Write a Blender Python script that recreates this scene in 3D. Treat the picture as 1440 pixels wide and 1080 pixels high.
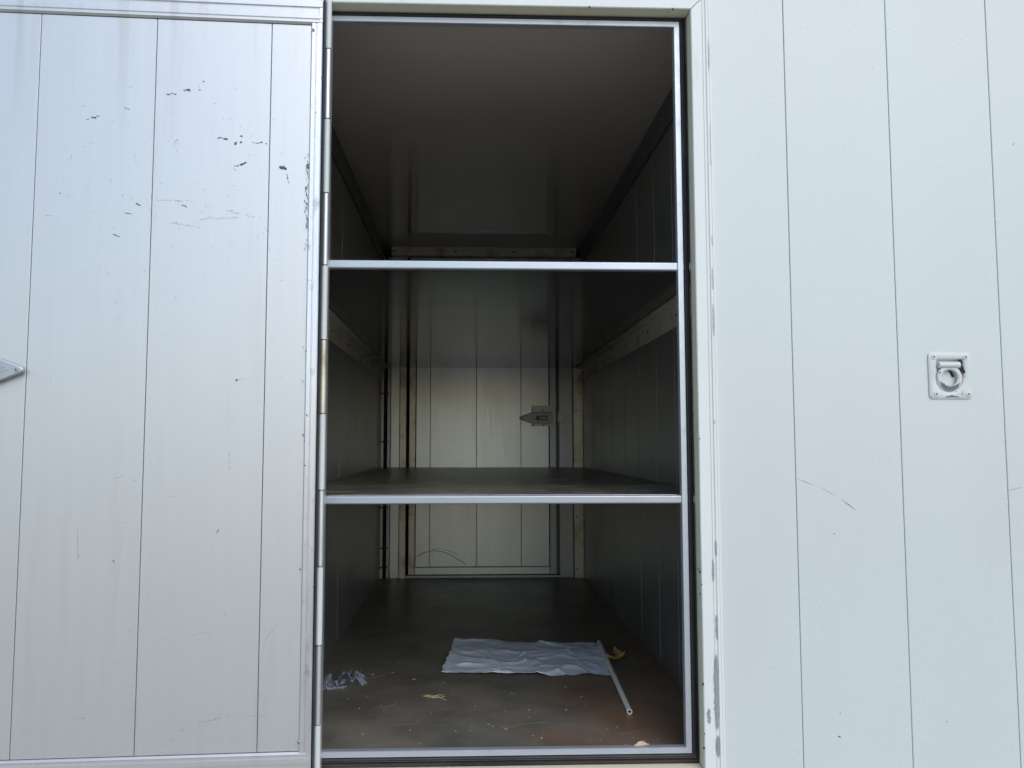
import bpy, bmesh, math, random
from mathutils import Vector, Matrix, noise
R = math.radians
PI = math.pi
random.seed(7)
S = bpy.context.scene
for o in list(bpy.data.objects): bpy.data.objects.remove(o)
COL = S.collection

# ------------------------------------------------------------------ camera
EYE = Vector((0, -1.8, 0.72)); YAW = R(1.9); PITCH = R(4.1)
cam = bpy.data.cameras.new('camera'); camo = bpy.data.objects.new('camera', cam); COL.objects.link(camo)
camo.location = EYE; camo.rotation_euler = (R(90)+PITCH, 0, -YAW)
cam.sensor_width = 36; cam.lens = 27; cam.shift_x = 26/1440; cam.shift_y = 8/1440
cam.clip_start = 0.02; cam.clip_end = 2000
S.camera = camo
# ------------------------------------------------------------------ bright overcast sky with a wide veiled sun
SUN_EL, SUN_AZ = 42, 155
w = bpy.data.worlds.new('World'); S.world = w; w.use_nodes = True
nt = w.node_tree; nt.nodes.clear()
sky = nt.nodes.new('ShaderNodeTexSky'); sky.sky_type = 'NISHITA'; sky.sun_disc = False
sky.sun_elevation = R(SUN_EL); sky.sun_rotation = R(SUN_AZ)
sky.dust_density = 1.0; sky.ozone_density = 1.0; sky.air_density = 1.0
bg = nt.nodes.new('ShaderNodeBackground'); bg.inputs['Strength'].default_value = 0.15
out = nt.nodes.new('ShaderNodeOutputWorld')
nt.links.new(sky.outputs[0], bg.inputs[0]); nt.links.new(bg.outputs[0], out.inputs[0])
sl = bpy.data.lights.new('sun', 'SUN'); sl.energy = 1.0; sl.angle = R(60); sl.color = (1, .985, .97)
so = bpy.data.objects.new('sun', sl); COL.objects.link(so)
sd = Vector((math.sin(R(SUN_AZ))*math.cos(R(SUN_EL)), math.cos(R(SUN_AZ))*math.cos(R(SUN_EL)), math.sin(R(SUN_EL))))
so.rotation_euler = sd.to_track_quat('Z', 'Y').to_euler()
S.view_settings.view_transform = 'Standard'; S.view_settings.look = 'None'
S.view_settings.exposure = 0.3; S.view_settings.gamma = 1
S.render.engine = 'CYCLES'
S.cycles.max_bounces = 10; S.cycles.diffuse_bounces = 6; S.cycles.glossy_bounces = 6

# ------------------------------------------------------------------ measuring: where a mark seen in the photo lies on a real surface
_fw = Vector((math.sin(YAW)*math.cos(PITCH), math.cos(YAW)*math.cos(PITCH), math.sin(PITCH)))
_rt = Vector((math.cos(YAW), -math.sin(YAW), 0)); _up = _rt.cross(_fw)
def ray(x, y): return _fw + _rt*((x-694)/1080) - _up*((y-548)/1080)
def on_plane(x, y, p0, n):
    d = ray(x, y); n = Vector(n); return EYE + d*((Vector(p0)-EYE).dot(n)/d.dot(n))
def on_y(x, y, Y): return on_plane(x, y, (0, Y, 0), (0, 1, 0))
def on_z(x, y, Z): return on_plane(x, y, (0, 0, Z), (0, 0, 1))

# ------------------------------------------------------------------ materials
def mat(name, col, rough=.5, metal=0, var=.12, vscale=3, bump=0, bscale=60, stretch=(1, 1, 1), dirt=None, dirt_amt=.5,
        dirt_scale=4, dirt_lo=.55, dirt_hi=.75, dstretch=(1, 1, 1), rvar=.08, spec=.5, ddet=8, big=0, coat=0, speck=0, speckcol=(.05, .05, .05)):
    m = bpy.data.materials.new(name); m.use_nodes = True
    n = m.node_tree.nodes; L = m.node_tree.links; b = n['Principled BSDF']
    b.inputs['Roughness'].default_value = rough; b.inputs['Metallic'].default_value = metal
    b.inputs['Specular IOR Level'].default_value = spec
    b.inputs['Coat Weight'].default_value = coat; b.inputs['Coat Roughness'].default_value = .15
    geo = n.new('ShaderNodeNewGeometry')
    def noi(scale, st, detail=5, rgh=.55):
        mp = n.new('ShaderNodeMapping'); mp.inputs['Scale'].default_value = st
        L.new(geo.outputs['Position'], mp.inputs[0])
        t = n.new('ShaderNodeTexNoise'); t.inputs['Scale'].default_value = scale; t.inputs['Detail'].default_value = detail
        t.inputs['Roughness'].default_value = rgh
        L.new(mp.outputs[0], t.inputs['Vector']); return t
    t1 = noi(vscale, stretch)
    rm = n.new('ShaderNodeMapRange'); L.new(t1.outputs[0], rm.inputs[0])
    rm.inputs[1].default_value = .2; rm.inputs[2].default_value = .8
    rm.inputs[3].default_value = 1-var; rm.inputs[4].default_value = 1+var
    vm = n.new('ShaderNodeVectorMath'); vm.operation = 'SCALE'; vm.inputs[0].default_value = col
    L.new(rm.outputs[0], vm.inputs['Scale'])
    cur = vm.outputs[0]
    def mix(cur, fac_socket, c):
        mx = n.new('ShaderNodeMix'); mx.data_type = 'RGBA'
        L.new(fac_socket, mx.inputs[0]); L.new(cur, mx.inputs[6]); mx.inputs[7].default_value = (*c, 1); return mx.outputs[2]
    def thr(sock, lo, hi, amt):
        r2 = n.new('ShaderNodeMapRange'); L.new(sock, r2.inputs[0])
        r2.inputs[1].default_value = lo; r2.inputs[2].default_value = hi; r2.inputs[3].default_value = 0; r2.inputs[4].default_value = amt
        return r2.outputs[0]
    if dirt:
        t2 = noi(dirt_scale, dstretch, ddet, .6)
        cur = mix(cur, thr(t2.outputs[0], dirt_lo, dirt_hi, dirt_amt), dirt)
    if speck:
        t3 = noi(speck, (1, 1, 1), 3, .5)
        cur = mix(cur, thr(t3.outputs[0], .7, .74, .8), speckcol)
    L.new(cur, b.inputs['Base Color'])
    t4 = noi(vscale*2.3, stretch, 6)
    rr = n.new('ShaderNodeMapRange'); L.new(t4.outputs[0], rr.inputs[0])
    rr.inputs[1].default_value = .2; rr.inputs[2].default_value = .8
    rr.inputs[3].default_value = max(.02, rough-rvar); rr.inputs[4].default_value = rough+rvar
    L.new(rr.outputs[0], b.inputs['Roughness'])
    if bump or big:
        last = None
        if bump:
            t5 = noi(bscale, stretch if stretch != (1, 1, 1) else (1, 1, 1), 3)
            bp = n.new('ShaderNodeBump'); bp.inputs['Strength'].default_value = bump; bp.inputs['Distance'].default_value = .002
            L.new(t5.outputs[0], bp.inputs['Height']); last = bp
        if big:
            t6 = noi(2.2, (1, 1, .6), 2)
            bq = n.new('ShaderNodeBump'); bq.inputs['Strength'].default_value = big; bq.inputs['Distance'].default_value = .02
            L.new(t6.outputs[0], bq.inputs['Height'])
            if last: L.new(last.outputs[0], bq.inputs['Normal'])
            last = bq
        L.new(last.outputs[0], b.inputs['Normal'])
    return m

WHITE = mat('white_paint', (.635, .69, .68), .27, 0, .012, 1.2, .05, 200, dirt=(.57, .59, .565), dirt_amt=.4, dirt_scale=2.5, dirt_lo=.3, dirt_hi=.85, ddet=2, rvar=.03, dstretch=(1, 1, .35), big=.05)
CREAM = mat('frame_white_paint', (.74, .78, .75), .4, 0, .03, 5, .1, 150, dirt=(.50, .44, .28), dirt_amt=.5, dirt_scale=9, dirt_lo=.58, dirt_hi=.75, dstretch=(1, 1, .25))
YELLOWED = mat('yellowed_return_paint', (.86, .83, .62), .45, 0, .05, 6, .2, 120, dirt=(.30, .24, .10), dirt_amt=.6, dirt_scale=14, dirt_lo=.60, dirt_hi=.72, dstretch=(1, 1, .3))
ALU_DOOR = mat('door_anodised_aluminium', (.665, .68, .675), .42, .72, .022, 22, .05, 400, stretch=(3, 3, .12), dirt=(.52, .52, .50), dirt_amt=.4, dirt_scale=6, dirt_lo=.55, dirt_hi=.8, dstretch=(2.5, 2.5, .25), rvar=.012, big=.06)
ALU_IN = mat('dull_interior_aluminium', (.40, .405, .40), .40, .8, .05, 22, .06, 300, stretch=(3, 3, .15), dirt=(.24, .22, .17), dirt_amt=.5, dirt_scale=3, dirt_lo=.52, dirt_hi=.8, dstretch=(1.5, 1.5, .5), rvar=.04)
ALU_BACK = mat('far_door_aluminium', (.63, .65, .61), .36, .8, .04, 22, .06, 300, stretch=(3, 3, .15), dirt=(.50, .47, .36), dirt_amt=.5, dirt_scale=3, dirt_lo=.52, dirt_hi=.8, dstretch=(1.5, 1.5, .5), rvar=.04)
ALU_TRIM = mat('bright_mill_aluminium', (.72, .74, .76), .38, .7, .04, 14, .05, 200, stretch=(1, 1, .3), dirt=(.50, .48, .44), dirt_amt=.4, dirt_scale=22, dirt_lo=.58, dirt_hi=.72, rvar=.08)
STRIP2 = mat('doorway_inner_strip', (.58, .61, .66), .42, .6, .04, 14, .05, 200, dirt=(.42, .40, .38), dirt_amt=.4, dirt_scale=16, dirt_lo=.58, dirt_hi=.72, rvar=.05)
ALU_STAIN = mat('stained_aluminium_angle', (.70, .66, .54), .36, .45, .12, 12, .1, 200, dirt=(.28, .22, .12), dirt_amt=.7, dirt_scale=9, dirt_lo=.5, dirt_hi=.7)
RAILM = mat('dull_support_rail', (.84, .80, .69), .5, .1, .12, 12, .1, 200, dirt=(.30, .25, .16), dirt_amt=.7, dirt_scale=12, dirt_lo=.52, dirt_hi=.7)
DULL_TRIM = mat('dark_wall_trim', (.20, .20, .20), .5, .5, .08, 10)
STRIP = mat('door_edge_aluminium', (.74, .75, .77), .33, .8, .05, 14, .12, 200, stretch=(2, 2, .3), dirt=(.42, .42, .40), dirt_amt=.7, dirt_scale=35, dirt_lo=.6, dirt_hi=.7, dstretch=(1, 1, .5), rvar=.1)
RUBBER = mat('black_rubber', (.034, .034, .036), .38, 0, .3, 10, .3, 90, dirt=(.12, .11, .09), dirt_amt=.5, dirt_scale=14, dirt_lo=.6, dirt_hi=.8)
DARK = mat('dark_gap', (.02, .02, .02), .8)
BOARD = mat('phenolic_board', (.125, .118, .096), .38, 0, .28, 7, .12, 120, dirt=(.23, .215, .175), dirt_amt=.9, dirt_scale=3.5, dirt_lo=.40, dirt_hi=.70, speck=55, speckcol=(.27, .25, .20), dstretch=(1, 1, 1), rvar=.04)
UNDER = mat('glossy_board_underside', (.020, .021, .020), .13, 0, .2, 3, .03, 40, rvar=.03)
CEIL = mat('glossy_ceiling_panel', (.68, .61, .54), .085, 0, .05, 2, .01, 40, rvar=.01, big=.01)
ZINC = mat('zinc_steel', (.46, .47, .47), .45, .5, .1, 30, .2, 150, dirt=(.10, .09, .08), dirt_amt=.5, dirt_scale=30, dirt_lo=.55, dirt_hi=.7)
ALU_LEVER = mat('lever_cast_aluminium', (.48, .50, .54), .36, .8, .05, 20, .1, 200)
RINGP = mat('ring_plate_white_paint', (.64, .67, .65), .35, 0, .05, 20, .1, 200, dirt=(.60, .55, .40), dirt_amt=.5, dirt_scale=25, dirt_lo=.55, dirt_hi=.75)
BARE = mat('bare_grey_metal', (.13, .14, .16), .5, .4, .15, 60, .2, 200)
CHIP = mat('bare_aluminium_chip', (.36, .38, .42), .5, .5, .12, 40, .2, 200)
SCUFFM = mat('black_scuff', (.11, .12, .135), .6, 0, .3, 60)
SCUFFL = mat('grey_scuff', (.42, .44, .47), .5, .3, .15, 60)
RUST = mat('rust_stain', (.012, .008, .007), .7, 0, .4, 60, .5, 100)
PAPER = mat('pale_blue_paper', (.78, .89, .98), .6, 0, .05, 12)
PVC = mat('white_plastic_rod', (.85, .86, .78), .4, 0, .05, 12)
LEAF = mat('dry_yellow_leaf', (.42, .24, .07), .6, 0, .3, 40, .4, 150)
LEAF2 = mat('pale_dead_leaf', (.50, .36, .25), .7, 0, .25, 40, .4, 150)
STRAW = mat('dry_straw', (.50, .42, .22), .7, 0, .2, 40)
CRUMB = mat('pale_crumb', (.42, .40, .34), .7, 0, .3, 60)
ASPH = mat('sunlit_gravel_ground', (.38, .34, .28), .9, 0, .15, .8, .6, 12, dirt=(.26, .245, .21), dirt_amt=.7, dirt_scale=1.2)
SOCK = mat('dark_socket', (.012, .012, .012), .6)
# old run-off streaks below the open door's top rail
def run_off():
    n = ALU_DOOR.node_tree.nodes; L = ALU_DOOR.node_tree.links; b = n['Principled BSDF']; src = b.inputs['Base Color'].links[0].from_socket
    g = n.new('ShaderNodeNewGeometry'); sp = n.new('ShaderNodeSeparateXYZ'); L.new(g.outputs['Position'], sp.inputs[0])
    mp = n.new('ShaderNodeMapping'); mp.inputs['Scale'].default_value = (1, 1, .05); L.new(g.outputs['Position'], mp.inputs[0])
    t = n.new('ShaderNodeTexNoise'); t.inputs['Scale'].default_value = 26; t.inputs['Detail'].default_value = 3; L.new(mp.outputs[0], t.inputs[0])
    r1 = n.new('ShaderNodeMapRange'); L.new(t.outputs[0], r1.inputs[0]); r1.inputs[1].default_value = .52; r1.inputs[2].default_value = .72
    r2 = n.new('ShaderNodeMapRange'); L.new(sp.outputs[2], r2.inputs[0]); r2.inputs[1].default_value = 1.42; r2.inputs[2].default_value = 1.76
    m1 = n.new('ShaderNodeMath'); m1.operation = 'MULTIPLY'; L.new(r1.outputs[0], m1.inputs[0]); L.new(r2.outputs[0], m1.inputs[1])
    m2 = n.new('ShaderNodeMath'); m2.operation = 'MULTIPLY'; L.new(m1.outputs[0], m2.inputs[0]); m2.inputs[1].default_value = .5
    mx = n.new('ShaderNodeMix'); mx.data_type = 'RGBA'; L.new(m2.outputs[0], mx.inputs[0]); L.new(src, mx.inputs[6]); mx.inputs[7].default_value = (.42, .40, .34, 1)
    L.new(mx.outputs[2], b.inputs['Base Color'])
run_off()
# rust brown front right of the floor: a stain mixed by position on the board
FLOORM = BOARD.copy(); FLOORM.name = 'worn_cargo_floor'
def floor_stain():
    n = FLOORM.node_tree.nodes; L = FLOORM.node_tree.links; b = n['Principled BSDF']
    src = b.inputs['Base Color'].links[0].from_socket
    g = n.new('ShaderNodeNewGeometry'); sx = n.new('ShaderNodeSeparateXYZ'); L.new(g.outputs['Position'], sx.inputs[0])
    t = n.new('ShaderNodeTexNoise'); t.inputs['Scale'].default_value = 5; t.inputs['Detail'].default_value = 6; L.new(g.outputs['Position'], t.inputs[0])
    def m(op, a, bb):
        q = n.new('ShaderNodeMath'); q.operation = op
        for i, v in enumerate((a, bb)):
            if isinstance(v, (int, float)): q.inputs[i].default_value = v
            else: L.new(v, q.inputs[i])
        return q.outputs[0]
    f = m('ADD', m('MULTIPLY', sx.outputs[0], 1.7), m('MULTIPLY', sx.outputs[1], -.55))
    f = m('ADD', f, m('MULTIPLY', m('SUBTRACT', t.outputs[0], .5), 1.6))
    r = n.new('ShaderNodeMapRange'); L.new(f, r.inputs[0]); r.inputs[1].default_value = .05; r.inputs[2].default_value = .75; r.inputs[4].default_value = .8
    mx = n.new('ShaderNodeMix'); mx.data_type = 'RGBA'; L.new(r.outputs[0], mx.inputs[0]); L.new(src, mx.inputs[6]); mx.inputs[7].default_value = (.27, .150, .085, 1)
    L.new(mx.outputs[2], b.inputs['Base Color'])
floor_stain()
def clear_mat(name, rough, ior, alpha):
    m = bpy.data.materials.new(name); m.use_nodes = True
    b = m.node_tree.nodes['Principled BSDF']; b.inputs['Roughness'].default_value = rough; b.inputs['IOR'].default_value = ior
    b.inputs['Base Color'].default_value = (.8, .82, .85, 1); b.inputs['Alpha'].default_value = alpha
    b.inputs['Specular IOR Level'].default_value = .8
    return m
FILM = bpy.data.materials.new('clear_plastic_film'); FILM.use_nodes = True
_n = FILM.node_tree.nodes; _L = FILM.node_tree.links; _n.clear()
_o = _n.new('ShaderNodeOutputMaterial'); _m = _n.new('ShaderNodeMixShader'); _t = _n.new('ShaderNodeBsdfTransparent'); _g = _n.new('ShaderNodeBsdfPrincipled'); _w = _n.new('ShaderNodeLayerWeight')
_t.inputs[0].default_value = (.95, .96, .98, 1); _g.inputs[0].default_value = (.36, .40, .47, 1); _g.inputs['Roughness'].default_value = .16; _w.inputs[0].default_value = .24
_L.new(_w.outputs['Fresnel'], _m.inputs[0]); _L.new(_t.outputs[0], _m.inputs[1]); _L.new(_g.outputs[0], _m.inputs[2]); _L.new(_m.outputs[0], _o.inputs[0])
DROP = clear_mat('water_drop', .1, 1.33, .5); DROP.node_tree.nodes['Principled BSDF'].inputs['Base Color'].default_value = (.95, .97, .98, 1); DROP.node_tree.nodes['Principled BSDF'].inputs['Roughness'].default_value = .4

# ------------------------------------------------------------------ builders
class MB:
    def __init__(s): s.v = []; s.f = []
    def add(s, v, f):
        k = len(s.v); s.v += [tuple(p) for p in v]; s.f += [tuple(i+k for i in q) for q in f]; return s
    def box(s, x0, x1, y0, y1, z0, z1, c=0):
        """box with every edge chamfered by c"""
        if x0 > x1: x0, x1 = x1, x0
        if y0 > y1: y0, y1 = y1, y0
        if z0 > z1: z0, z1 = z1, z0
        if c <= 0:
            v = [(x, y, z) for z in (z0, z1) for y in (y0, y1) for x in (x0, x1)]
            return s.add(v, [(0, 2, 3, 1), (4, 5, 7, 6), (0, 1, 5, 4), (2, 6, 7, 3), (0, 4, 6, 2), (1, 3, 7, 5)])
        bm = bmesh.new()
        bmesh.ops.create_cube(bm, size=1)
        for p in bm.verts:
            p.co = Vector(((x0+x1)/2+p.co.x*(x1-x0), (y0+y1)/2+p.co.y*(y1-y0), (z0+z1)/2+p.co.z*(z1-z0)))
        bmesh.ops.bevel(bm, geom=list(bm.edges), offset=c, segments=1, affect='EDGES', profile=.5)
        bm.verts.index_update()
        v = [tuple(p.co) for p in bm.verts]; f = [tuple(q.index for q in g.verts) for g in bm.faces]; bm.free()
        return s.add(v, f)
    def tube(s, a, b, r, n=12, r2=None, caps=True):
        a = Vector(a); b = Vector(b); d = (b-a).normalized(); r2 = r if r2 is None else r2
        u = d.orthogonal().normalized(); w_ = d.cross(u)
        v = [a+(u*math.cos(2*PI*i/n)+w_*math.sin(2*PI*i/n))*r for i in range(n)] + [b+(u*math.cos(2*PI*i/n)+w_*math.sin(2*PI*i/n))*r2 for i in range(n)]
        f = [(i, (i+1) % n, n+(i+1) % n, n+i) for i in range(n)]
        if caps: f += [tuple(range(n-1, -1, -1)), tuple(range(n, 2*n))]
        return s.add(v, f)
    def path(s, pts, r, n=8):
        pts = [Vector(p) for p in pts]; v = []; f = []
        for i, p in enumerate(pts):
            d = (pts[min(i+1, len(pts)-1)]-pts[max(i-1, 0)]).normalized(); u = d.cross(Vector((.13, .21, .97))).normalized(); w_ = d.cross(u)
            v += [p+(u*math.cos(2*PI*k/n)+w_*math.sin(2*PI*k/n))*r for k in range(n)]
        for i in range(len(pts)-1): f += [(i*n+k, i*n+(k+1) % n, (i+1)*n+(k+1) % n, (i+1)*n+k) for k in range(n)]
        f += [tuple(range(n)), tuple(range((len(pts)-1)*n, len(pts)*n))]
        return s.add(v, f)
    def prism(s, poly, y0, y1):
        """poly in xz, extruded along y"""
        n = len(poly)
        v = [(x, y0, z) for x, z in poly]+[(x, y1, z) for x, z in poly]
        return s.add(v, [tuple(range(n)), tuple(range(2*n-1, n-1, -1))]+[(i, n+i, n+(i+1) % n, (i+1) % n) for i in range(n)])
    def extrude_z(s, prof, z0, z1):
        n = len(prof)
        v = [(x, y, z0) for x, y in prof]+[(x, y, z1) for x, y in prof]
        return s.add(v, [tuple(range(n)), tuple(range(2*n-1, n-1, -1))]+[(i, n+i, n+(i+1) % n, (i+1) % n) for i in range(n)])
    def build(s, name, m, parent=None, smooth=False, bev=0, **tags):
        me = bpy.data.meshes.new(name); me.from_pydata(s.v, [], s.f); me.validate()
        bm = bmesh.new(); bm.from_mesh(me)
        bmesh.ops.recalc_face_normals(bm, faces=bm.faces)
        bm.to_mesh(me); bm.free()
        me.materials.append(m)
        for p in me.polygons: p.use_smooth = smooth
        o = bpy.data.objects.new(name, me); COL.objects.link(o)
        if parent: o.parent = parent
        if bev:
            b = o.modifiers.new('bevel', 'BEVEL'); b.width = bev; b.segments = 2; b.limit_method = 'ANGLE'; b.angle_limit = R(35)
        if smooth:
            try:
                me.set_sharp_from_angle(angle=R(40))
            except Exception: pass
        for k, q in tags.items(): o[k] = q
        return o
def thing(name, label, cat, loc=(0, 0, 0), rz=0, group=None, rot=None):
    o = bpy.data.objects.new(name, None); COL.objects.link(o); o.location = loc
    o.rotation_euler = rot if rot else (0, 0, rz); o['label'] = label; o['category'] = cat
    if group: o['group'] = group
    return o
def copy_tree(o, parent=None):
    c = o.copy(); COL.objects.link(c); c.parent = parent
    for ch in list(o.children): copy_tree(ch, c)
    return c
def rivet_mb(p, nrm, r=.004, h=.002):
    """round head with a dark centre ring stepped in"""
    p = Vector(p); nrm = Vector(nrm); m = MB(); m.tube(p-nrm*.001, p+nrm*h, r, 10, r*.7); return m

# ------------------------------------------------------------------ ground
g = MB(); g.add([(-300, -300, -1.0), (300, -300, -1.0), (300, 300, -1.0), (-300, 300, -1.0)], [(0, 1, 2, 3)]).build('ground', ASPH, kind='structure')

# ------------------------------------------------------------------ interior dimensions
XL, XR, YB, ZC, ZF = -.475, .632, 2.42, 1.815, 0.0
ZT = ZF
# cargo floor
MB().box(XL-.03, XR+.03, .045, YB+.05, -.03, 0).build('floor', FLOORM, kind='structure')
MB().box(XL-.03, XR+.03, .045, YB+.05, ZC, ZC+.03).build('ceiling', CEIL, kind='structure')
# interior side walls of upright extruded planks
def inner_wall(name, x, sgn, seams):
    base = MB().box(x+sgn*.008, x+sgn*.03, .045, YB+.05, 0, ZC).build(name, DULL_TRIM, kind='structure')
    for a, b in zip(seams[:-1], seams[1:]):
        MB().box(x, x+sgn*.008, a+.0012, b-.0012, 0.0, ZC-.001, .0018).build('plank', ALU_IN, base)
    # raised bead added along the joints to catch the light
    for a in seams[1:5]:
        MB().box(x-sgn*.0011, x+sgn*.002, a-.0017, a+.0017, 0.001, ZC-.11, .0006).build('catchlight_bead', ALU_IN, base)
    # cove trim under the ceiling
    t = MB().box(x-sgn*.009, x, .05, YB-.001, ZC-.092, ZC-.0005, .002).build('ceiling_trim', DULL_TRIM, base)
    for k in range(8):
        rivet_mb((x-sgn*.009, .3+k*.28, ZC-.05), (-sgn, 0, 0), .0045).build('rivet', ZINC, t)
    return base
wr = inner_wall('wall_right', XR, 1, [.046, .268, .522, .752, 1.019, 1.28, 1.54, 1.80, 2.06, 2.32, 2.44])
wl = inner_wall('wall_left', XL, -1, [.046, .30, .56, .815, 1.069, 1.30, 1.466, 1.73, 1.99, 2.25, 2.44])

# ------------------------------------------------------------------ back wall with its posts, and the closed door in it
wb = MB().box(XL-.03, XR+.03, YB+.035, YB+.06, 0, ZC).build('wall_back', DARK, kind='structure')
def bk(x): return x
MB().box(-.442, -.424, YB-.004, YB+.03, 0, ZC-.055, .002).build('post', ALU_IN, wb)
MB().box(-.423, -.374, YB, YB+.03, 0, ZC-.055, .002).build('post', ALU_BACK, wb)
MB().box(-.373, -.337, YB-.006, YB+.03, 0, ZC-.055, .002).build('post', ALU_STAIN, wb)
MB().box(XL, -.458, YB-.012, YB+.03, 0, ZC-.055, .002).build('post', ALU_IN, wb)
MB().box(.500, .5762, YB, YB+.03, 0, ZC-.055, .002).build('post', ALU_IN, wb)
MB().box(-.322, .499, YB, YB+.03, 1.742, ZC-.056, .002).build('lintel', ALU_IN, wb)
MB().box(-.336, .499, YB, YB+.03, 0, .016, .002).build('threshold', ALU_IN, wb)
ang = MB().box(.577, .6312, YB-.022, YB+.03, 0, ZC-.055, .003).build('corner_angle', ALU_STAIN, wb)
for z in (.05, .33, .58, .905, 1.19, 1.45, 1.68):
    rivet_mb((.592, YB-.022, z), (0, -1, 0), .0045).build('rivet', SOCK, ang)
tr = MB().box(-.425, .600, YB-.026, YB+.03, ZC-.052, ZC-.0005, .003).build('ceiling_angle', RAILM, wb)
for x in (-.41, -.07, .25, .58):
    rivet_mb((x, YB-.026, ZC-.026), (0, -1, 0), .006, .003).build('rivet', SOCK, tr)
# black tube standing for the shaded gap at the far door's hinge, with ties
MB().box(.4848, .4995, YB+.012, YB+.03, .02, 1.74).build('gap_fill_strip', DULL_TRIM, wb)  # grey strip added in the door gap to soften its shade
hg = MB().tube((-.450, YB-.004, .02), (-.450, YB-.004, ZC-.06), .006, 10).build('gap_shade_tube', DARK, wb)
for z in (.163, .06, .381, .56, .737, .999, 1.25, 1.5):
    MB().box(-.475, -.432, YB-.014, YB-.004, z-.004, z+.004, .0015).build('hinge_tie', RUBBER, hg)

fd = thing('far_door', 'closed plank door at the far end of the cargo space, seen behind both shelves', 'door', (-.322, YB, 0))
FW = .82   # its width
def fdx(x): return x+.322
MB().box(0.001, fdx(-.286), -.006, .03, .020, 1.738, .002).build('frame_stile', ALU_STAIN, fd)
MB().box(fdx(.447), fdx(.484), -.006, .03, .020, 1.738, .002).build('frame_stile', ALU_IN, fd)
MB().box(fdx(-.285), fdx(.446), -.006, .03, .020, .060, .002).build('frame_rail', ALU_BACK, fd)
MB().box(fdx(-.285), fdx(.446), -.006, .03, 1.700, 1.738, .002).build('frame_rail', ALU_BACK, fd)
sx = [-.284, -.207, .046, .291, .445]
for a, b in zip(sx[:-1], sx[1:]):
    MB().box(fdx(a)+.0010, fdx(b)-.0010, 0, .02, .0615, 1.6985, .0010).build('plank', ALU_BACK, fd)
MB().box(fdx(-.284), fdx(.445), .021, .03, .061, 1.699).build('door_core', DARK, fd)
# arc scratch low on the door
pts = []
for i in range(24):
    t = i/23; px = 583+t*72; py = 790-13*math.sin(PI*(t**.8))-(1-t)*4+max(0, t-.6)*8
    p = on_y(px, py, YB-.0008); pts.append((p.x+.322, -.0006, p.z))
MB().path(pts, .0014, 5).build('arc_scratch', SOCK, fd)
pts = [(q[0]+.02+.02*random.random()*0, q[1], q[2]+.01) for q in pts[6:19]]
MB().path(pts, .0009, 5).build('arc_scratch', SOCK, fd)

# ------------------------------------------------------------------ latch: origin at the lever body's middle, tip to -x*dirx, facing -y
def latch(parent, dirx, lm, pm):
    lt = bpy.data.objects.new('latch', None); COL.objects.link(lt); lt.parent = parent
    d = dirx
    # backing plate standing proud above the lever
    p = MB().box(-.052*d, .066*d, -.006, -.0005, .030, .066, .0015); p.box(-.052*d, .066*d, -.004, -.0005, -.045, .030, .001)
    p.build('backing_plate', pm, lt)
    # lever: pointed strap with rounded end running into the long body
    R0 = .0075; tip = -.118
    poly = []
    for i in range(9):
        a = R(110+i*17.5); poly.append((tip+R0+R0*math.cos(a), R0*math.sin(a)))
    poly += [(-.055, -.031), (.05, -.031), (.062, -.026), (.068, -.015), (.068, .008), (.060, .022), (.048, .029), (-.055, .029), (-.062, .0265)]
    poly = [(x*d, z) for x, z in poly]
    mb = MB().prism(poly, -.018, -.006)
    o = mb.build('lever', lm, lt, bev=.0022)
    # raised rim around the oblong finger slot and the dark slot itself
    def slot(rx, rz, cx, cz, n=8):
        pl = []
        for k, (sx_, sz_) in enumerate(((1, 1), (-1, 1), (-1, -1), (1, -1))):
            for i in range(n):
                a = R(90*k+90*i/(n-1)); pl.append(((cx+sx_*(rx-rz)+rz*math.cos(a))*d, cz+rz*math.sin(a)))
        return pl
    MB().prism(slot(.036, .0145, .004, -.002), -.0215, -.018).build('finger_rim', lm, lt, bev=.001)
    MB().prism(slot(.0325, .0108, .004, -.002), -.0225, -.0216).build('finger_slot', BARE, lt)
    MB().prism(slot(.021, .0065, .010, -.002), -.0250, -.0226).build('finger_grip', lm, lt, bev=.001)
    # ribs on the strap
    rb = MB()
    for k in range(-4, 5):
        z = k*.0052; x0 = tip+.030+abs(z)*1.6; rb.box(x0*d, -.058*d, -.0196, -.018, z-.0012, z+.0012)
    rb.build('strap_rib', lm, lt)
    s = rivet_mb((-.106*d, -.0185, 0), (0, -1, 0), .0062, .0022); s.build('screw', ZINC, lt, smooth=True)
    rivet_mb((-.106*d, -.0207, 0), (0, -1, 0), .0024, .0006).build('screw_socket', SOCK, lt)
    for x, z in ((-.044, .043), (.014, .043), (-.044, -.041), (.014, -.040)):
        rivet_mb((x*d, -.006, z), (0, -1, 0), .0045, .002).build('screw', SOCK, lt)
    return lt
l1 = latch(fd, 1, ZINC, ALU_IN); l1.location = (.40+.322, -.006, .868)
kp = MB().box(.490+.322, .522+.322, -.012, -.001, .842, .900, .002)
kp.box(.493+.322, .497+.322, -.020, -.012, .846, .896, .001).build('catch_plate', ALU_STAIN, fd)

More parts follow.
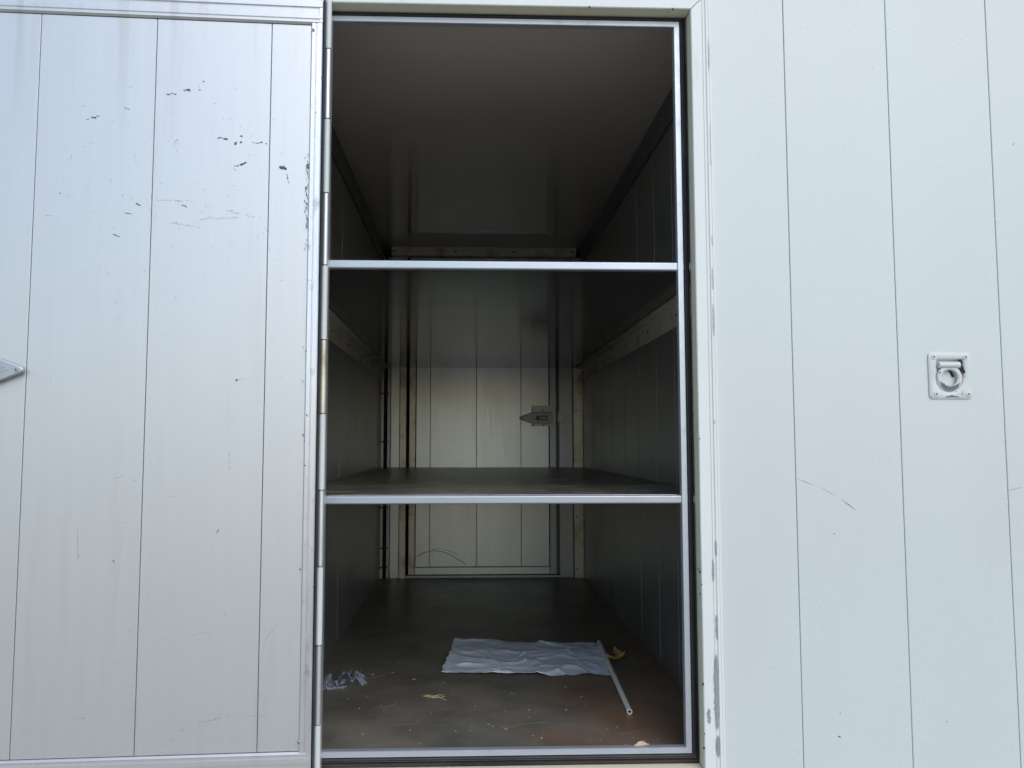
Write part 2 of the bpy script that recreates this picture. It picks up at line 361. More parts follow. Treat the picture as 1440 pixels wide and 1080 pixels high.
# ------------------------------------------------------------------ shelves
def shelf(name, label, z0, z1, zfront0, zfront1, with_rail, top):
    t = thing(name, label, 'shelf', (0, .03, z0), group='dark board shelves across the cargo space')
    MB().box(XL+.001, XR-.001, .022, YB-.032, .004, z1-z0-.003, .001).build('board', top, t)
    if with_rail is not None:
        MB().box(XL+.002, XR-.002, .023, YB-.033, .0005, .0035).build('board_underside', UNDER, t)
    e = MB().box(XL+.001, XR-.001, 0, .021, 0, z1-z0, .0025); 
    e.build('front_edge', EDGE, t, bev=.001)
    MB().box(-.40, .56, .0206, .0226, z1-z0-.0028, z1-z0+.0006).build('edge_lip', STRIP, t)
    if with_rail is not None:
        for sg, x in ((1, XR), (-1, XL)):
            r = MB().box(x-sg*.0065, x-sg*.001, .03, YB-.035, -.068, -.0005, .0015)
            r.box(x-sg*.045, x-sg*.0066, .03, YB-.035, -.006, -.0005, .0008)
            ro = r.build('support_rail', RAILM, t)
            for k in range(12):
                y = .25+k*.185
                rivet_mb((x-sg*.0065, y, -.034), (-sg, 0, 0), .0055, .002).build('rivet', SOCK if k % 2 else ZINC, ro)
                if k in (1, 3, 6): rivet_mb((x-sg*.0065, y+.07, -.022), (-sg, 0, 0), .004, .001).build('rivet_hole', SOCK, ro)
    return t
EDGE = mat('shelf_edge_aluminium', (.46, .50, .55), .38, .75, .06, 9, .06, 200, stretch=(.3, 1, 1), dirt=(.46, .45, .43), dirt_amt=.3, dirt_scale=12, dirt_lo=.58, dirt_hi=.72)
SHTOP = mat('scuffed_shelf_board', (.11, .10, .08), .33, 0, .3, 6, .12, 90, dirt=(.27, .25, .20), dirt_amt=.7, dirt_scale=9, dirt_lo=.46, dirt_hi=.66, dstretch=(1, 1, 1), rvar=.05)
shelf('shelf', 'upper dark board shelf with bright aluminium front edge, seen from below', 1.143, 1.164, 0, 0, True, BOARD)
s2 = shelf('shelf', 'middle dark scuffed board shelf whose dusty top surface is visible', .580, .600, 0, 0, None, SHTOP)
# scuff lines and crumbs on the middle shelf
sm = MB()
rs = random.Random(3)
for k in range(26):
    x = rs.uniform(-.42, .55); y = rs.uniform(.12, .9); L_ = rs.uniform(.03, .15); a = rs.gauss(0, .35)
    pts = [(x+i/5*L_*math.cos(a), y+i/5*L_*math.sin(a)+.006*math.sin(i*1.3+k), .0178) for i in range(6)]
    sm.path(pts, rs.uniform(.0003, .0007), 4)
sm.build('scratches', mat('shelf_scratch', (.20, .185, .15), .5), s2, kind='stuff')

# ------------------------------------------------------------------ truck body shell and outer plank wall
tb = thing('truck_body', 'white painted plank side of the truck body around the open doorway', 'truck body', (0, 0, -.12))
Z0 = .12  # body bottom below floor: local z of the floor
def loc(mb, name, m, **k):
    o = mb.build(name, m, tb, **k); 
    for v in o.data.vertices: v.co.z += Z0
    return o
ZTOP = 1.96
sm_ = [.590, .7745, 1.0312, 1.2857, 1.541, 1.797, 2.053, 2.309]
for a, b in zip(sm_[:-1], sm_[1:]):
    if a < 1.15 < b:
        hx0, hx1, hz0, hz1 = 1.1195, 1.1915, .840, .928; x0, x1, z0, z1 = a+.0007, b-.0007, -.06, ZTOP-.06; cb = .001
        v = []
        for (q0, q1, r0, r1, y) in ((x0, x1, z0, z1, .012), (x0, x1, z0, z1, cb), (x0+cb, x1-cb, z0+cb, z1-cb, 0), (hx0, hx1, hz0, hz1, 0), (hx0, hx1, hz0, hz1, .012)):
            v += [(q0, y, r0), (q1, y, r0), (q1, y, r1), (q0, y, r1)]
        f = [(k*4+i, k*4+(i+1) % 4, (k+1)*4+(i+1) % 4, (k+1)*4+i) for k in range(4) for i in range(4)]+[(16+i, 16+(i+1) % 4, (i+1) % 4, i) for i in range(4)]
        loc(MB().add(v, f), 'plank', WHITE); continue
    loc(MB().box(a+.0007, b-.0007, 0, .012, -.06, ZTOP-.06, .001), 'plank', WHITE)
sm2 = [-.42, -.62, -.876, -1.132, -1.388, -1.644, -1.9, -2.156]
for a, b in zip(sm2[:-1], sm2[1:]):
    loc(MB().box(b+.0007, a-.0007, 0, .012, -.06, ZTOP-.06, .001), 'plank', WHITE)
# planks over the doorway
loc(MB().box(-.418, .589, 0, .012, 1.829, ZTOP-.06, .0016), 'header_plank', WHITE)
c = MB(); c.box(-2.156, -.385, .0125, .044, -.1, ZTOP-.01); c.box(.560, 2.309, .0125, .044, -.1, ZTOP-.01); c.box(-.385, .560, .0125, .044, 1.80, ZTOP-.01); c.box(-.385, .56, .0125, .044, -.1, -.032)
loc(c, 'wall_core', DARK)
loc(MB().box(-2.17, 2.32, -.012, .06, ZTOP-.058, ZTOP+.03, .006), 'roof_rail', WHITE)
loc(MB().box(-2.17, 2.32, -.012, .06, -.16, -.062, .006), 'bottom_rail', WHITE)
loc(MB().box(-2.16, 2.31, .061, 2.56, ZTOP-.01, ZTOP+.02), 'roof', WHITE)
loc(MB().box(-2.16, 2.31, .061, 2.56, -.14, -.06), 'underfloor', DULL_TRIM)
loc(MB().box(-2.16, 2.31, 2.52, 2.56, -.0595, ZTOP-.011), 'rear_wall', WHITE)
loc(MB().box(-2.16, -2.12, .061, 2.519, -.0595, ZTOP-.011), 'end_wall', WHITE)
loc(MB().box(2.27, 2.31, .061, 2.519, -.0595, ZTOP-.011), 'end_wall', WHITE)

# door frame: moulded white profile with ridges, mitred corners
fr = bpy.data.objects.new('door_frame', None); COL.objects.link(fr); fr.parent = tb; fr.location = (0, 0, Z0)
XA, XB, ZA, ZB = -.369, .541, -.020, 1.782     # inner edges of the profile's return
#  profile: distance outward from the inner edge, y
PROF = [(0, .030), (0, -.010), (.002, -.012), (.0255, -.012), (.0265, -.0105), (.0275, -.0105), (.0285, -.0125), (.0325, -.0125), (.0335, -.0100),
        (.0350, -.0100), (.0360, -.0135), (.0400, -.0135), (.0410, -.0090), (.0430, -.0090), (.0440, -.0105), (.0480, -.0105), (.0490, .0120), (.0490, .030)]
def frame_side(kind):
    v = []; n = len(PROF); g = .0012
    for end in (0, 1):
        for d, y in PROF:
            if kind == 'right': p = (XB+d, y, (ZA-d+g) if end == 0 else (ZB+d-g))
            elif kind == 'left': p = (XA-d, y, (ZA-d+g) if end == 0 else (ZB+d-g))
            elif kind == 'top': p = ((XA-d+g) if end == 0 else (XB+d-g), y, ZB+d)
            else: p = ((XA-d+g) if end == 0 else (XB+d-g), y, ZA-d)
            v.append(p)
    f = [(i, i+1, n+i+1, n+i) for i in range(n-1)]+[(n-1, 0, n, 2*n-1), tuple(range(n)), tuple(range(2*n-1, n-1, -1))]
    m = MB().add(v, f)
    o = m.build('frame_'+{'right': 'jamb', 'left': 'jamb', 'top': 'header', 'bottom': 'sill'}[kind], CREAM, fr)
    o.data.materials.append(YELLOWED)
    for p in o.data.polygons:
        c_ = p.center
        on_ret = (kind == 'right' and abs(c_.x-XB) < 1e-4) or (kind == 'left' and abs(c_.x-XA) < 1e-4) or (kind == 'top' and abs(c_.z-ZB) < 1e-4) or (kind == 'bottom' and abs(c_.z-ZA) < 1e-4)
        if on_ret: p.material_index = 1
    return o
for k in ('right', 'left', 'top', 'bottom'): frame_side(k)
# rubber seal and bright inner strip all round
def ring_piece(name, m, d0, d1, prof, parent=fr):
    """prof: list of (t in 0..1 between d0 (inner, towards the opening) and d1 (outer)), y)"""
    SX0, SX1, SZ0, SZ1 = -.336, .509, .018, 1.757   # opening's clear edges
    for kind in ('right', 'left', 'top', 'bottom'):
        v = []; n = len(prof)
        for end in (0, 1):
            for t, y in prof:
                d = d0+(d1-d0)*t
                if kind == 'right': p = (SX1+d, y, (SZ0-d) if end == 0 else (SZ1+d))
                elif kind == 'left': p = (SX0-d, y, (SZ0-d) if end == 0 else (SZ1+d))
                elif kind == 'top': p = ((SX0-d) if end == 0 else (SX1+d), y, SZ1+d)
                else: p = ((SX0-d) if end == 0 else (SX1+d), y, SZ0-d)
                v.append(p)
        f = [(i, i+1, n+i+1, n+i) for i in range(n-1)]+[(n-1, 0, n, 2*n-1), tuple(range(n)), tuple(range(2*n-1, n-1, -1))]
        MB().add(v, f).build(name, m, parent, smooth=(name == 'rubber_seal'))
ring_piece('inner_strip', STRIP2, 0, .0145, [(0, .043), (0, .028), (.08, .026), (.92, .026), (1, .028), (1, .043)])
ring_piece('rubber_seal', RUBBER, .0150, .0295, [(0, .043), (0, .032), (.12, .026), (.28, .024), (.36, .030), (.42, .0285), (.62, .0265), (.70, .030), (.80, .023), (.92, .026), (1, .034), (1, .043)])
MB().box(-.385, .56, .0305, .0445, 1.7895, 1.80).build('frame_backing', DARK, fr)

# paint chips on the jamb ridges (bare metal flakes)
def flake(mb, cx, cz, w_, h_, y, rs, th=.0003):
    n = max(10, int(h_/.006)); n = min(n, 40)
    L_ = []; R_ = []
    for i in range(n+1):
        t = i/n; e = min(1, 4*t, 4*(1-t))**.5
        L_.append((cx-w_/2*e*rs.uniform(.55, 1.15), cz-h_/2+h_*t)); R_.append((cx+w_/2*e*rs.uniform(.55, 1.15), cz-h_/2+h_*t))
    poly = L_+R_[::-1]
    mb.prism(poly, y-th, y+.0004)
ch = MB(); rs = random.Random(11)
for px, y0, y1, wpx, yy in ((997, 50, 100, 2.0, -.0125), (1001.5, 330, 345, 2, -.0135), (1002, 376, 409, 3, -.0135), (1003, 425, 475, 3, -.0135), (999, 170, 235, 1.4, -.0125),
                        (1005, 590, 597, 2, -.0135), (1007, 760, 782, 3, -.0135), (1003, 786, 818, 3.5, -.0125), (1008, 865, 900, 3.5, -.0135), (1008, 922, 1024, 7, -.0135), (1010, 1035, 1065, 5, -.0135),
                        (997, 996, 1018, 6, -.012)):
    p = on_y(px, (y0+y1)/2, yy); flake(ch, p.x, p.z, wpx*.00166, (y1-y0)*.00166, yy, rs)
ch.build('paint_chips', CHIP, fr, kind='stuff')
ch = MB()
for px, py, s_ in ((984, 804, 3), (985, 835, 2), (987, 822, 2), (989, 962, 3), (991, 1032, 2), (984, 617, 2), (829, 10, 3), (946, 13, 3), (990, 1052, 3), (982, 800, 2)):
    p = on_y(px, py, -.012); flake(ch, p.x, p.z, s_*.0014, s_*.002, -.012, rs)
ch.build('rust_specks', RUST, fr, kind='stuff')

# ------------------------------------------------------------------ recessed ring plate on the wall
RC = Vector((1.1555, -.0005, .885))
rp = thing('recessed_lifting_ring', 'small square white plate with chipped pull ring on the right plank wall', 'ring handle', RC)
def cen(u, v): return ((u-508)*.000180, -(v-530)*.000186)
def rsq(a, hx, hz, rad):
    # radial distance to a rounded rectangle
    lo, hi = 0, .2; dx, dz = math.cos(a), math.sin(a)
    for _ in range(30):
        mid = (lo+hi)/2; x, z = abs(dx*mid), abs(dz*mid)
        qx, qz = max(x-(hx-rad), 0), max(z-(hz-rad), 0)
        ins = (x <= hx and z <= hz and math.hypot(qx, qz) <= rad)
        lo, hi = (mid, hi) if ins else (lo, mid)
    return lo
N = 72
def inner_r(a):
    dx, dz = math.cos(a), math.sin(a)
    best = .0
    for k in range(200):
        t = k*.0003; x, z = dx*t, dz*t
        incirc = math.hypot(x+.003, z+.006) < .0325
        inbox = -.0325 < x < .0335 and -.006 < z < .0395
        if incirc or inbox: best = t
    return best
loops = []
for (fn, sc, y) in ((lambda a: rsq(a, .0525, .0555, .008), 1, 0), (lambda a: rsq(a, .0525, .0555, .008), 1, -.0022), (lambda a: rsq(a, .0508, .0538, .008), 1, -.0036),
                    (inner_r, 1.08, -.0036), (inner_r, 1.0, -.0015), (inner_r, .94, .0050), (inner_r, .86, .0062)):
    loops.append([(fn(2*PI*i/N)*sc*math.cos(2*PI*i/N), y, fn(2*PI*i/N)*sc*math.sin(2*PI*i/N)) for i in range(N)])
v = sum(loops, [])+[(0, .0062, 0)]
f = [(k*N+i, k*N+(i+1) % N, (k+1)*N+(i+1) % N, (k+1)*N+i) for k in range(len(loops)-1) for i in range(N)]+[((len(loops)-1)*N+i, (len(loops)-1)*N+(i+1) % N, len(v)-1) for i in range(N)]
o = MB().add(v, f).build('plate', RINGP, rp, smooth=True)
# ring
rg = MB(); vv = []; ff = []
cx, cz = cen(492, 560); NR, NT = 48, 10
for i in range(NR):
    a = 2*PI*i/NR
    for j in range(NT):
        b = 2*PI*j/NT; rr_ = .0250+.0058*math.cos(b); yy = -.0035+.0030*math.sin(b)
        vv.append((cx+rr_*math.cos(a), yy, cz+rr_*math.sin(a)))
ff = [(i*NT+j, ((i+1) % NR)*NT+j, ((i+1) % NR)*NT+(j+1) % NT, i*NT+(j+1) % NT) for i in range(NR) for j in range(NT)]
rg.add(vv, ff).build('ring', RINGP, rp, smooth=True)
a, b = cen(345, 392), cen(628, 392)
MB().tube((a[0], -.0035, a[1]), (b[0], -.0035, b[1]), .0078, 16).build('hinge_barrel', RINGP, rp, smooth=True)
for uu, vv_ in ((290, 288), (722, 288), (305, 768), (742, 768)):
    x, z = cen(uu, vv_)
    MB().tube((x, -.0034, z), (x, -.0052, z), .0066, 16, .0052).build('screw', RINGP, rp, smooth=True)
    MB().tube((x, -.005, z), (x, -.0058, z), .0021, 8).build('screw_socket', SOCK, rp)
x, z = cen(356, 492); MB().tube((x, -.006, z), (x, -.0072, z), .0018, 8).build('rivet', SOCK, rp)
# bare metal worn on the ring's lower arc and the plate's lower lip, rust beside the barrel
arc = MB(); rs = random.Random(5)
for (r0, r1, a0, a1, yy, yo) in ((.0192, .0308, 198, 334, -.0067, 0), ):
    n = 30; inn = []; ou = []
    for i in range(n+1):
        t = i/n; a = R(a0+(a1-a0)*t); e = min(1, 5*t, 5*(1-t))
        m_ = (r0+r1)/2; h_ = (r1-r0)/2*e*rs.uniform(.6, 1.0)
        inn.append((cx+(m_-h_)*math.cos(a), cz+(m_-h_)*math.sin(a))); ou.append((cx+(m_+h_*rs.uniform(.6, 1))*math.cos(a), cz+(m_+h_)*math.sin(a)))
    arc.prism(inn+ou[::-1], yy-.0003, yy+.001)
lp = []
for i in range(21):
    t = i/20; u = 425+t*190; lp.append(cen(u, 812-4*math.sin(PI*t)))
up_ = [cen(425+(1-i/20)*190, 812-34*math.sin(PI*(1-i/20))**.6*rs.uniform(.6, 1)) for i in range(1, 20)]
arc.prism(lp+up_, -.0040, -.0035)
for u, v_, s_ in ((655, 765, 16), (650, 742, 8), (580, 735, 10), (238, 512, 7), (240, 803, 9), (720, 765, 8), (462, 728, 7), (236, 660, 5)):
    x, z = cen(u, v_); flake(arc, x, z, s_*.0002, s_*.00026, -.0036, rs)
arc.build('worn_metal', BARE, rp, kind='stuff')
pl = [cen(*q) for q in ((612, 322), (662, 318), (672, 350), (668, 390), (690, 440), (708, 480), (700, 500), (672, 492), (640, 470), (625, 440), (640, 400), (632, 360))]
MB().prism(pl, -.0046, -.0036).build('rust_stain', RUST, rp)
MB().prism([cen(*q) for q in ((515, 462), (545, 470), (575, 510), (582, 545), (555, 540), (540, 500))], .0040, .0070).build('rust_stain', RUST, rp)

# ------------------------------------------------------------------ open door on the left, folded back almost flat against the wall
PIV = Vector((-.333, -.030, 0)); DA = R(2.6)
od = thing('open_door', 'scuffed silver aluminium plank door swung wide open left of the doorway', 'door', PIV, DA)
dn = Vector((math.sin(DA), -math.cos(DA), 0)); dxv = Vector((math.cos(DA), math.sin(DA), 0))
FACE = .0165
def ond(px, py):
    p = on_plane(px, py, PIV+dn*FACE, dn)-PIV
    return p.dot(dxv), p.z
dseam = [ond(a, 540)[0] for a in (36, 205, 372)]
xe, xs = ond(446, 540)[0], ond(430, 540)[0]
x_free = -.862
zt, zb = 1.704, .048
YF = -FACE
xs_ = [x_free+.03]+dseam+[xs-.0]
for a, b in zip(xs_[:-1], xs_[1:]):
    MB().box(a+.0007, b-.0007, YF, YF+.012, zb+.001, zt-.001, .0010).build('plank', ALU_DOOR, od)
MB().box(x_free+.003, xe-.002, YF+.0122, YF+.030, -.010, 1.765).build('door_core', DARK, od)
def rail(z0, z1, flip):
    m = MB(); s_ = -1 if flip else 1
    zs = [0, .004, .006, .012, .0135, .024, .0255, .040, .0415, z1-z0]
    ys = [-.002, -.006, -.003, -.003, -.0055, -.0055, -.0025, -.0025, -.006, -.006]
    prof = []
    for q, y in zip(zs, ys): prof.append((YF+y, z0+q if not flip else z1-q))
    prof += [(YF+.012, z1 if not flip else z0), (YF+.012, z0 if not flip else z1)]
    n = len(prof); x0, x1 = x_free, xe-.001
    m.add([(x0, y, z) for y, z in prof]+[(x1, y, z) for y, z in prof], [tuple(range(n)), tuple(range(2*n-1, n-1, -1))]+[(i, (i+1) % n, n+(i+1) % n, n+i) for i in range(n)])
    return m
rail(zt, 1.762, False).build('top_rail', ALU_DOOR, od)
rail(-.008, zb, True).build('bottom_rail', ALU_DOOR, od)
# vertical edge strip
prof = [(xs, YF+.006), (xs, YF-.0035), (xs+.0015, YF-.005), (xs+.010, YF-.005), (xs+.011, YF-.0035), (xs+.0125, YF-.0035), (xs+.0135, YF-.006), (xe-.002, YF-.006), (xe, YF-.004), (xe, YF+.030), (xe-.01, YF+.030), (xe-.01, YF+.006)]
MB().extrude_z(prof, zb-.002, zt+.002).build('edge_strip', STRIP, od)
MB().box(xe-.0085, xe, YF-.004, YF+.03, zt+.003, 1.764, .001).build('edge_cap', STRIP, od)
MB().box(xe-.0085, xe, YF-.004, YF+.03, -.008, zb-.003, .001).build('edge_cap', STRIP, od)
MB().box(x_free, x_free+.029, YF-.005, YF+.03, zb+.0015, zt-.0015, .002).build('free_edge_strip', STRIP, od)
for px, py in ((441, 44), (421, 1043)):
    x, z = ond(px, py); MB().tube((x, YF-.004, z), (x, YF-.0072, z), .0045, 12, .0036).build('screw', ZINC, od)
    MB().tube((x, YF-.007, z), (x, YF-.0077, z), .0018, 6).build('screw_socket', SOCK, od)
MB().extrude_z([(xe+.0002, -.014), (xe+.0025, -.019), (xe+.0050, -.016), (xe+.0052, .0), (xe+.0040, .012), (xe+.0002, .012)], -.012, 1.768).build('rubber_seal', RUBBER, od)
# hinge knuckles; they alternate bare metal (on the door) and white paint (on the frame)
kz = [1.786, 1.654, 1.484, 1.306, 1.135, .961, .791, .617, .446, .272, .099, -.05]
for i in range(len(kz)-1):
    m_ = WHITE if i % 2 == 0 else (ALU_TRIM, ALU_DOOR, ALU_STAIN)[(i//2) % 3]
    o = MB().tube((.0, 0, kz[i+1]+.0016), (.0, 0, kz[i]-.0016), .0072 if i % 2 == 0 else .0069, 20).build('hinge_knuckle', m_, od, smooth=True)
    if i % 2 == 0: o['label'] = 'white painted hinge knuckle'
MB().tube((0, 0, -.05), (0, 0, 1.786), .0035, 10).build('hinge_pin', ZINC, od)
# the hinge leaf that closes the gap to the frame
MB().box(.0005, .0025, 0.001, .058, -.04, 1.76).build('hinge_leaf', ALU_TRIM, od)

# latch lever on the open door
l2 = latch(od, -1, ALU_LEVER, ALU_DOOR)
x, z = ond(37.5, 521)
l2.location = (x-.118, YF-.001, z)

# scuffs on the open door
def stroke(mb, px, py, qx, qy, wpx, rs, blobs=None, y=YF):
    """broken scrape from (px,py) to (qx,qy), made of short ragged flakes"""
    L_ = math.hypot(qx-px, qy-py); n = max(1, int(L_/3.2)) if blobs is None else blobs
    for i in range(n):
        if n > 1 and rs.random() < .12: continue
        t = (i+.5)/n; cx_, cy_ = px+(qx-px)*t+rs.gauss(0, .3), py+(qy-py)*t+rs.gauss(0, .5)
        w_ = wpx*rs.uniform(.5, 1.25); l_ = L_/n*rs.uniform(.5, .95)
        a = math.atan2(qy-py, qx-px)+rs.gauss(0, .35)
        pl = []
        for k in range(7):
            b = 2*PI*k/7; ex, ey = l_*math.cos(b)*rs.uniform(.6, 1.15), w_/2*math.sin(b)*rs.uniform(.6, 1.2)
            pl.append(ond(cx_+ex*math.cos(a)-ey*math.sin(a), cy_+ex*math.sin(a)+ey*math.cos(a)))
        mb.prism(pl, y-.0002, y+.0003)
rs = random.Random(2); sc = MB(); sg = MB()
for q in ((122, 168, 140, 163, 2.2), (172, 154, 186, 151.5, 2.2), (234, 133, 248, 131.5, 2.2), (257, 127.5, 268, 127, 3.4), (273, 127, 283, 125.5, 3), (286, 115, 288, 114, 2.4),
          (307, 194, 320, 195, 2.0), (314, 195, 320, 196, 3.6), (329, 203, 341, 199, 4.2), (338, 191, 341, 192, 2), (355, 201, 376, 202, 1.8), (329, 234, 347, 230, 2.4), (340, 232, 346, 230, 4), (329, 239, 333, 240, 1.6),
          (393, 234, 403, 238, 5), (394, 235, 403, 237, 4), (404, 243, 405, 252, 2), (190, 286, 197, 289, 2.6), (177, 300, 183, 301, 1.6), (84, 271, 86, 272, 2), (172, 274, 173, 275, 2),
          (160, 331, 168, 333, 1.8), (256, 288, 262, 292, 2.6), (331, 532, 334, 536, 2.6), (158, 788, 160, 791, 2.2), (303, 752, 308, 744, 1.6), (301, 144, 302, 145, 1.6)):
    stroke(sc, *q, rs)
for q in ((221, 281, 272, 283, 1.4), (240, 313, 283, 320, 1.5), (275, 311, 300, 305, 1.3), (318, 296, 336, 300, 2.0), (345, 303, 358, 305, 2.0), (300, 308, 335, 306, 1.1), (245, 205, 248, 196, 1.6), (249, 196, 253, 203, 1.6),
          (64, 303, 75, 303, 1.2), (158, 320, 165, 320, 1.2), (334, 534, 346, 533, 1.2), (322, 637, 323, 660, 1.0), (108, 745, 110, 785, 1.8), (110, 780, 112, 788, 3), (105, 1011, 124, 1010, 1.4), (255, 1028, 260, 1022, 3),
          (225, 1053, 246, 1036, 1.4), (275, 1017, 300, 1012, 2.2), (300, 1012, 322, 1007, 2), (322, 1007, 380, 1006, 1.0), (370, 912, 378, 893, 1.1), (378, 893, 394, 872, 1.0), (264, 897, 280, 890, 1.1), (280, 890, 300, 891, 1.0),
          (162, 671, 173, 671, 1.6), (186, 674, 190, 677, 2.2), (237, 698, 247, 699, 1), (363, 967, 366, 985, .8), (372, 320, 380, 325, 1), (404, 246, 406, 258, 1.4), (188, 215, 193, 230, .9), (312, 8, 318, 20, 1.0)):
    stroke(sg, *q, rs)
# scatter of fine nicks, denser at shoulder height
for k in range(170):
    px = rs.uniform(60, 410); py = rs.gauss(300, 90) if k < 120 else rs.uniform(60, 1030)
    if not 45 < py < 1040: continue
    vert = rs.random() < .4
    stroke(sg, px, py, px+(0 if vert else rs.uniform(1, 5)), py+(rs.uniform(2, 7) if vert else 0), rs.uniform(.5, 1.0), rs)
sc.build('black_scuffs', SCUFFM, od, kind='stuff'); sg.build('grey_scuffs', SCUFFL, od, kind='stuff')
# nicks along the edge strip
sn = MB(); 
for k in range(60):
    px = 431+rs.gauss(0, 1.2) if k < 45 else rs.uniform(432, 450); py = rs.uniform(215, 350) if k < 40 else rs.uniform(60, 1000)
    stroke(sn, px-(py-300)*.018, py, px-(py-300)*.018+1, py+rs.uniform(1, 4), 1.6, rs, y=YF-.0052)
sn.build('edge_nicks', SCUFFM, od, kind='stuff')

# small marks on the white planks
wm = MB()
for px, py, qx, qy, wd in ((1119, 672, 1147, 684, .8), (1150, 683, 1180, 700, .6), (1180, 700, 1207, 720, 1.2), (1171, 751, 1175, 750.5, 1.6), (1178, 1035, 1183, 1037, 2.6), (1181, 1002, 1182, 1004, 2), (1151, 1019, 1152, 1020, 1.4),
                      (1331, 1014, 1332, 1016, 2), (1424, 206, 1426, 200, 1.2), (1416, 691, 1440, 684, .7), (1122, 1057, 1123, 1058, 2), (1083, 938, 1084, 939, 1.4), (1153, 854, 1154, 855, 1.4)):
    a = on_y(px, py, -.0001); b = on_y(qx, qy, -.0001); d = (b-a); L_ = max(d.length, .001)
    nx = Vector((-d.z, 0, d.x)).normalized()*wd*.00083
    wm.add([a, a+(b-a)*.5+nx, b, a+(b-a)*.5-nx], [(0, 1, 2, 3)])
o = wm.build('small_scratches', SCUFFM, tb, kind='stuff')
for v_ in o.data.vertices: v_.co.z += Z0

# ------------------------------------------------------------------ rain drops clinging to the white planks
dm = MB(); rs = random.Random(21)
def drop(x, z, r):
    n = 8; v = []; 
    for (a, h) in ((1, 0), (.85, .15), (.45, .27)):
        for i in range(n): v.append((x+r*a*math.cos(2*PI*i/n), -.0001-r*h, z+r*a*math.sin(2*PI*i/n)*1.1))
    v.append((x, -.0001-r*.3, z))
    f = [(k*n+i, k*n+(i+1) % n, (k+1)*n+(i+1) % n, (k+1)*n+i) for k in range(2) for i in range(n)]+[(2*n+i, 2*n+(i+1) % n, 3*n) for i in range(n)]
    dm.add(v, f)
cl = [(rs.uniform(.63, 1.9), rs.uniform(0, 1.85)) for _ in range(60)]
for k in range(900):
    if rs.random() < .6:
        c_ = rs.choice(cl); x, z = c_[0]+rs.gauss(0, .05), c_[1]+rs.gauss(0, .07)
    else: x, z = rs.uniform(.61, 2.0), rs.uniform(-.02, 1.88)
    if x < .605: continue
    if abs(x-RC.x) < .062 and abs(z-RC.z) < .066: continue
    if min(abs(x-s) for s in sm_) < .004: continue
    drop(x, z, rs.choice((.0006, .0008, .001, .0013, .0018)))
dm.build('rain_drops', DROP, kind='stuff', smooth=True, label='fine rain drops clinging to the white planks right of the doorway', category='rain drops')

# ------------------------------------------------------------------ litter on the floor
def tagged(o, label, cat, group=None):
    o['label'] = label; o['category'] = cat
    if group: o['group'] = group
    return o
# paper sheet
A, B, C_, D_ = [on_z(*q, .003) for q in ((640, 901), (845, 905), (858, 951), (619, 948))]
nx, ny = 150, 110; mb = MB(); v = []; f = []
for j in range(ny+1):
    for i in range(nx+1):
        s, t = i/nx, j/ny
        p = (A*(1-s)+B*s)*(1-t)+(D_*(1-s)+C_*s)*t
        q = Vector((p.x*5, p.y*5, 3.3))
        warp = noise.noise_vector(q)*.22
        r1 = 1-abs(noise.noise(q*1.0+warp*3))*2; r2 = 1-abs(noise.noise(q*2.3+warp*4+Vector((4, 1, 2))))*2; r3 = noise.noise(q*6)
        h = .006*max(0, r1)**3+.0042*max(0, r2)**3+.0012*r3+-.0+.0013*max(0, 1-abs(noise.noise(q*4.7+warp*6))*2.2)**3+.0015
        ed = min(s, 1-s, t, 1-t)
        e = .010*noise.noise(Vector((s*9, t*9, 7.7)))*(1 if ed < .001 else max(0, 1-ed*12))
        h += .006*max(0, 1-ed*14)*max(0, noise.noise(Vector((s*5, t*5, 1.1)))+.2)
        v.append((p.x+e, p.y+e, .0015+max(.0002, h)))
for j in range(ny):
    for i in range(nx): k = j*(nx+1)+i; f.append((k, k+1, k+nx+2, k+nx+1))
pc = sum((Vector(q) for q in (A, B, C_, D_)), Vector())/4
v = [(a-pc.x, b-pc.y, c_) for a, b, c_ in v]
o = mb.add(v, f).build('paper_sheet', PAPER, smooth=True); o.location = (pc.x, pc.y, 0)
so_ = o.modifiers.new('solid', 'SOLIDIFY'); so_.thickness = .0004
tagged(o, 'crumpled pale blue sheet of paper lying on the dark cargo floor', 'paper')
# rod resting on the sheet's edge
a = on_z(842, 903, .016); b = on_z(885.5, 1001, .0075)
d = (b-a); rod = thing('plastic_rod', 'thin white hollow plastic rod lying beside the blue paper', 'rod', b)
sh = MB(); n = 16; dd = -d.normalized(); u = dd.orthogonal().normalized(); w2 = dd.cross(u); Lr = d.length
vv = []
for (l, r) in ((0, .0075), (Lr, .0075), (Lr, .0045), (0.0, .0045)):
    vv += [dd*l+(u*math.cos(2*PI*i/n)+w2*math.sin(2*PI*i/n))*r for i in range(n)]
ff = [(k*n+i, k*n+(i+1) % n, ((k+1) % 4)*n+(i+1) % n, ((k+1) % 4)*n+i) for k in range(4) for i in range(n)]
sh.add(vv, ff).build('tube_wall', PVC, rod, smooth=True)
MB().tube(dd*.004, dd*.0045, .0044, 12).build('bore_shade', SOCK, rod)  # dark disc stands in for the shade inside the hollow end
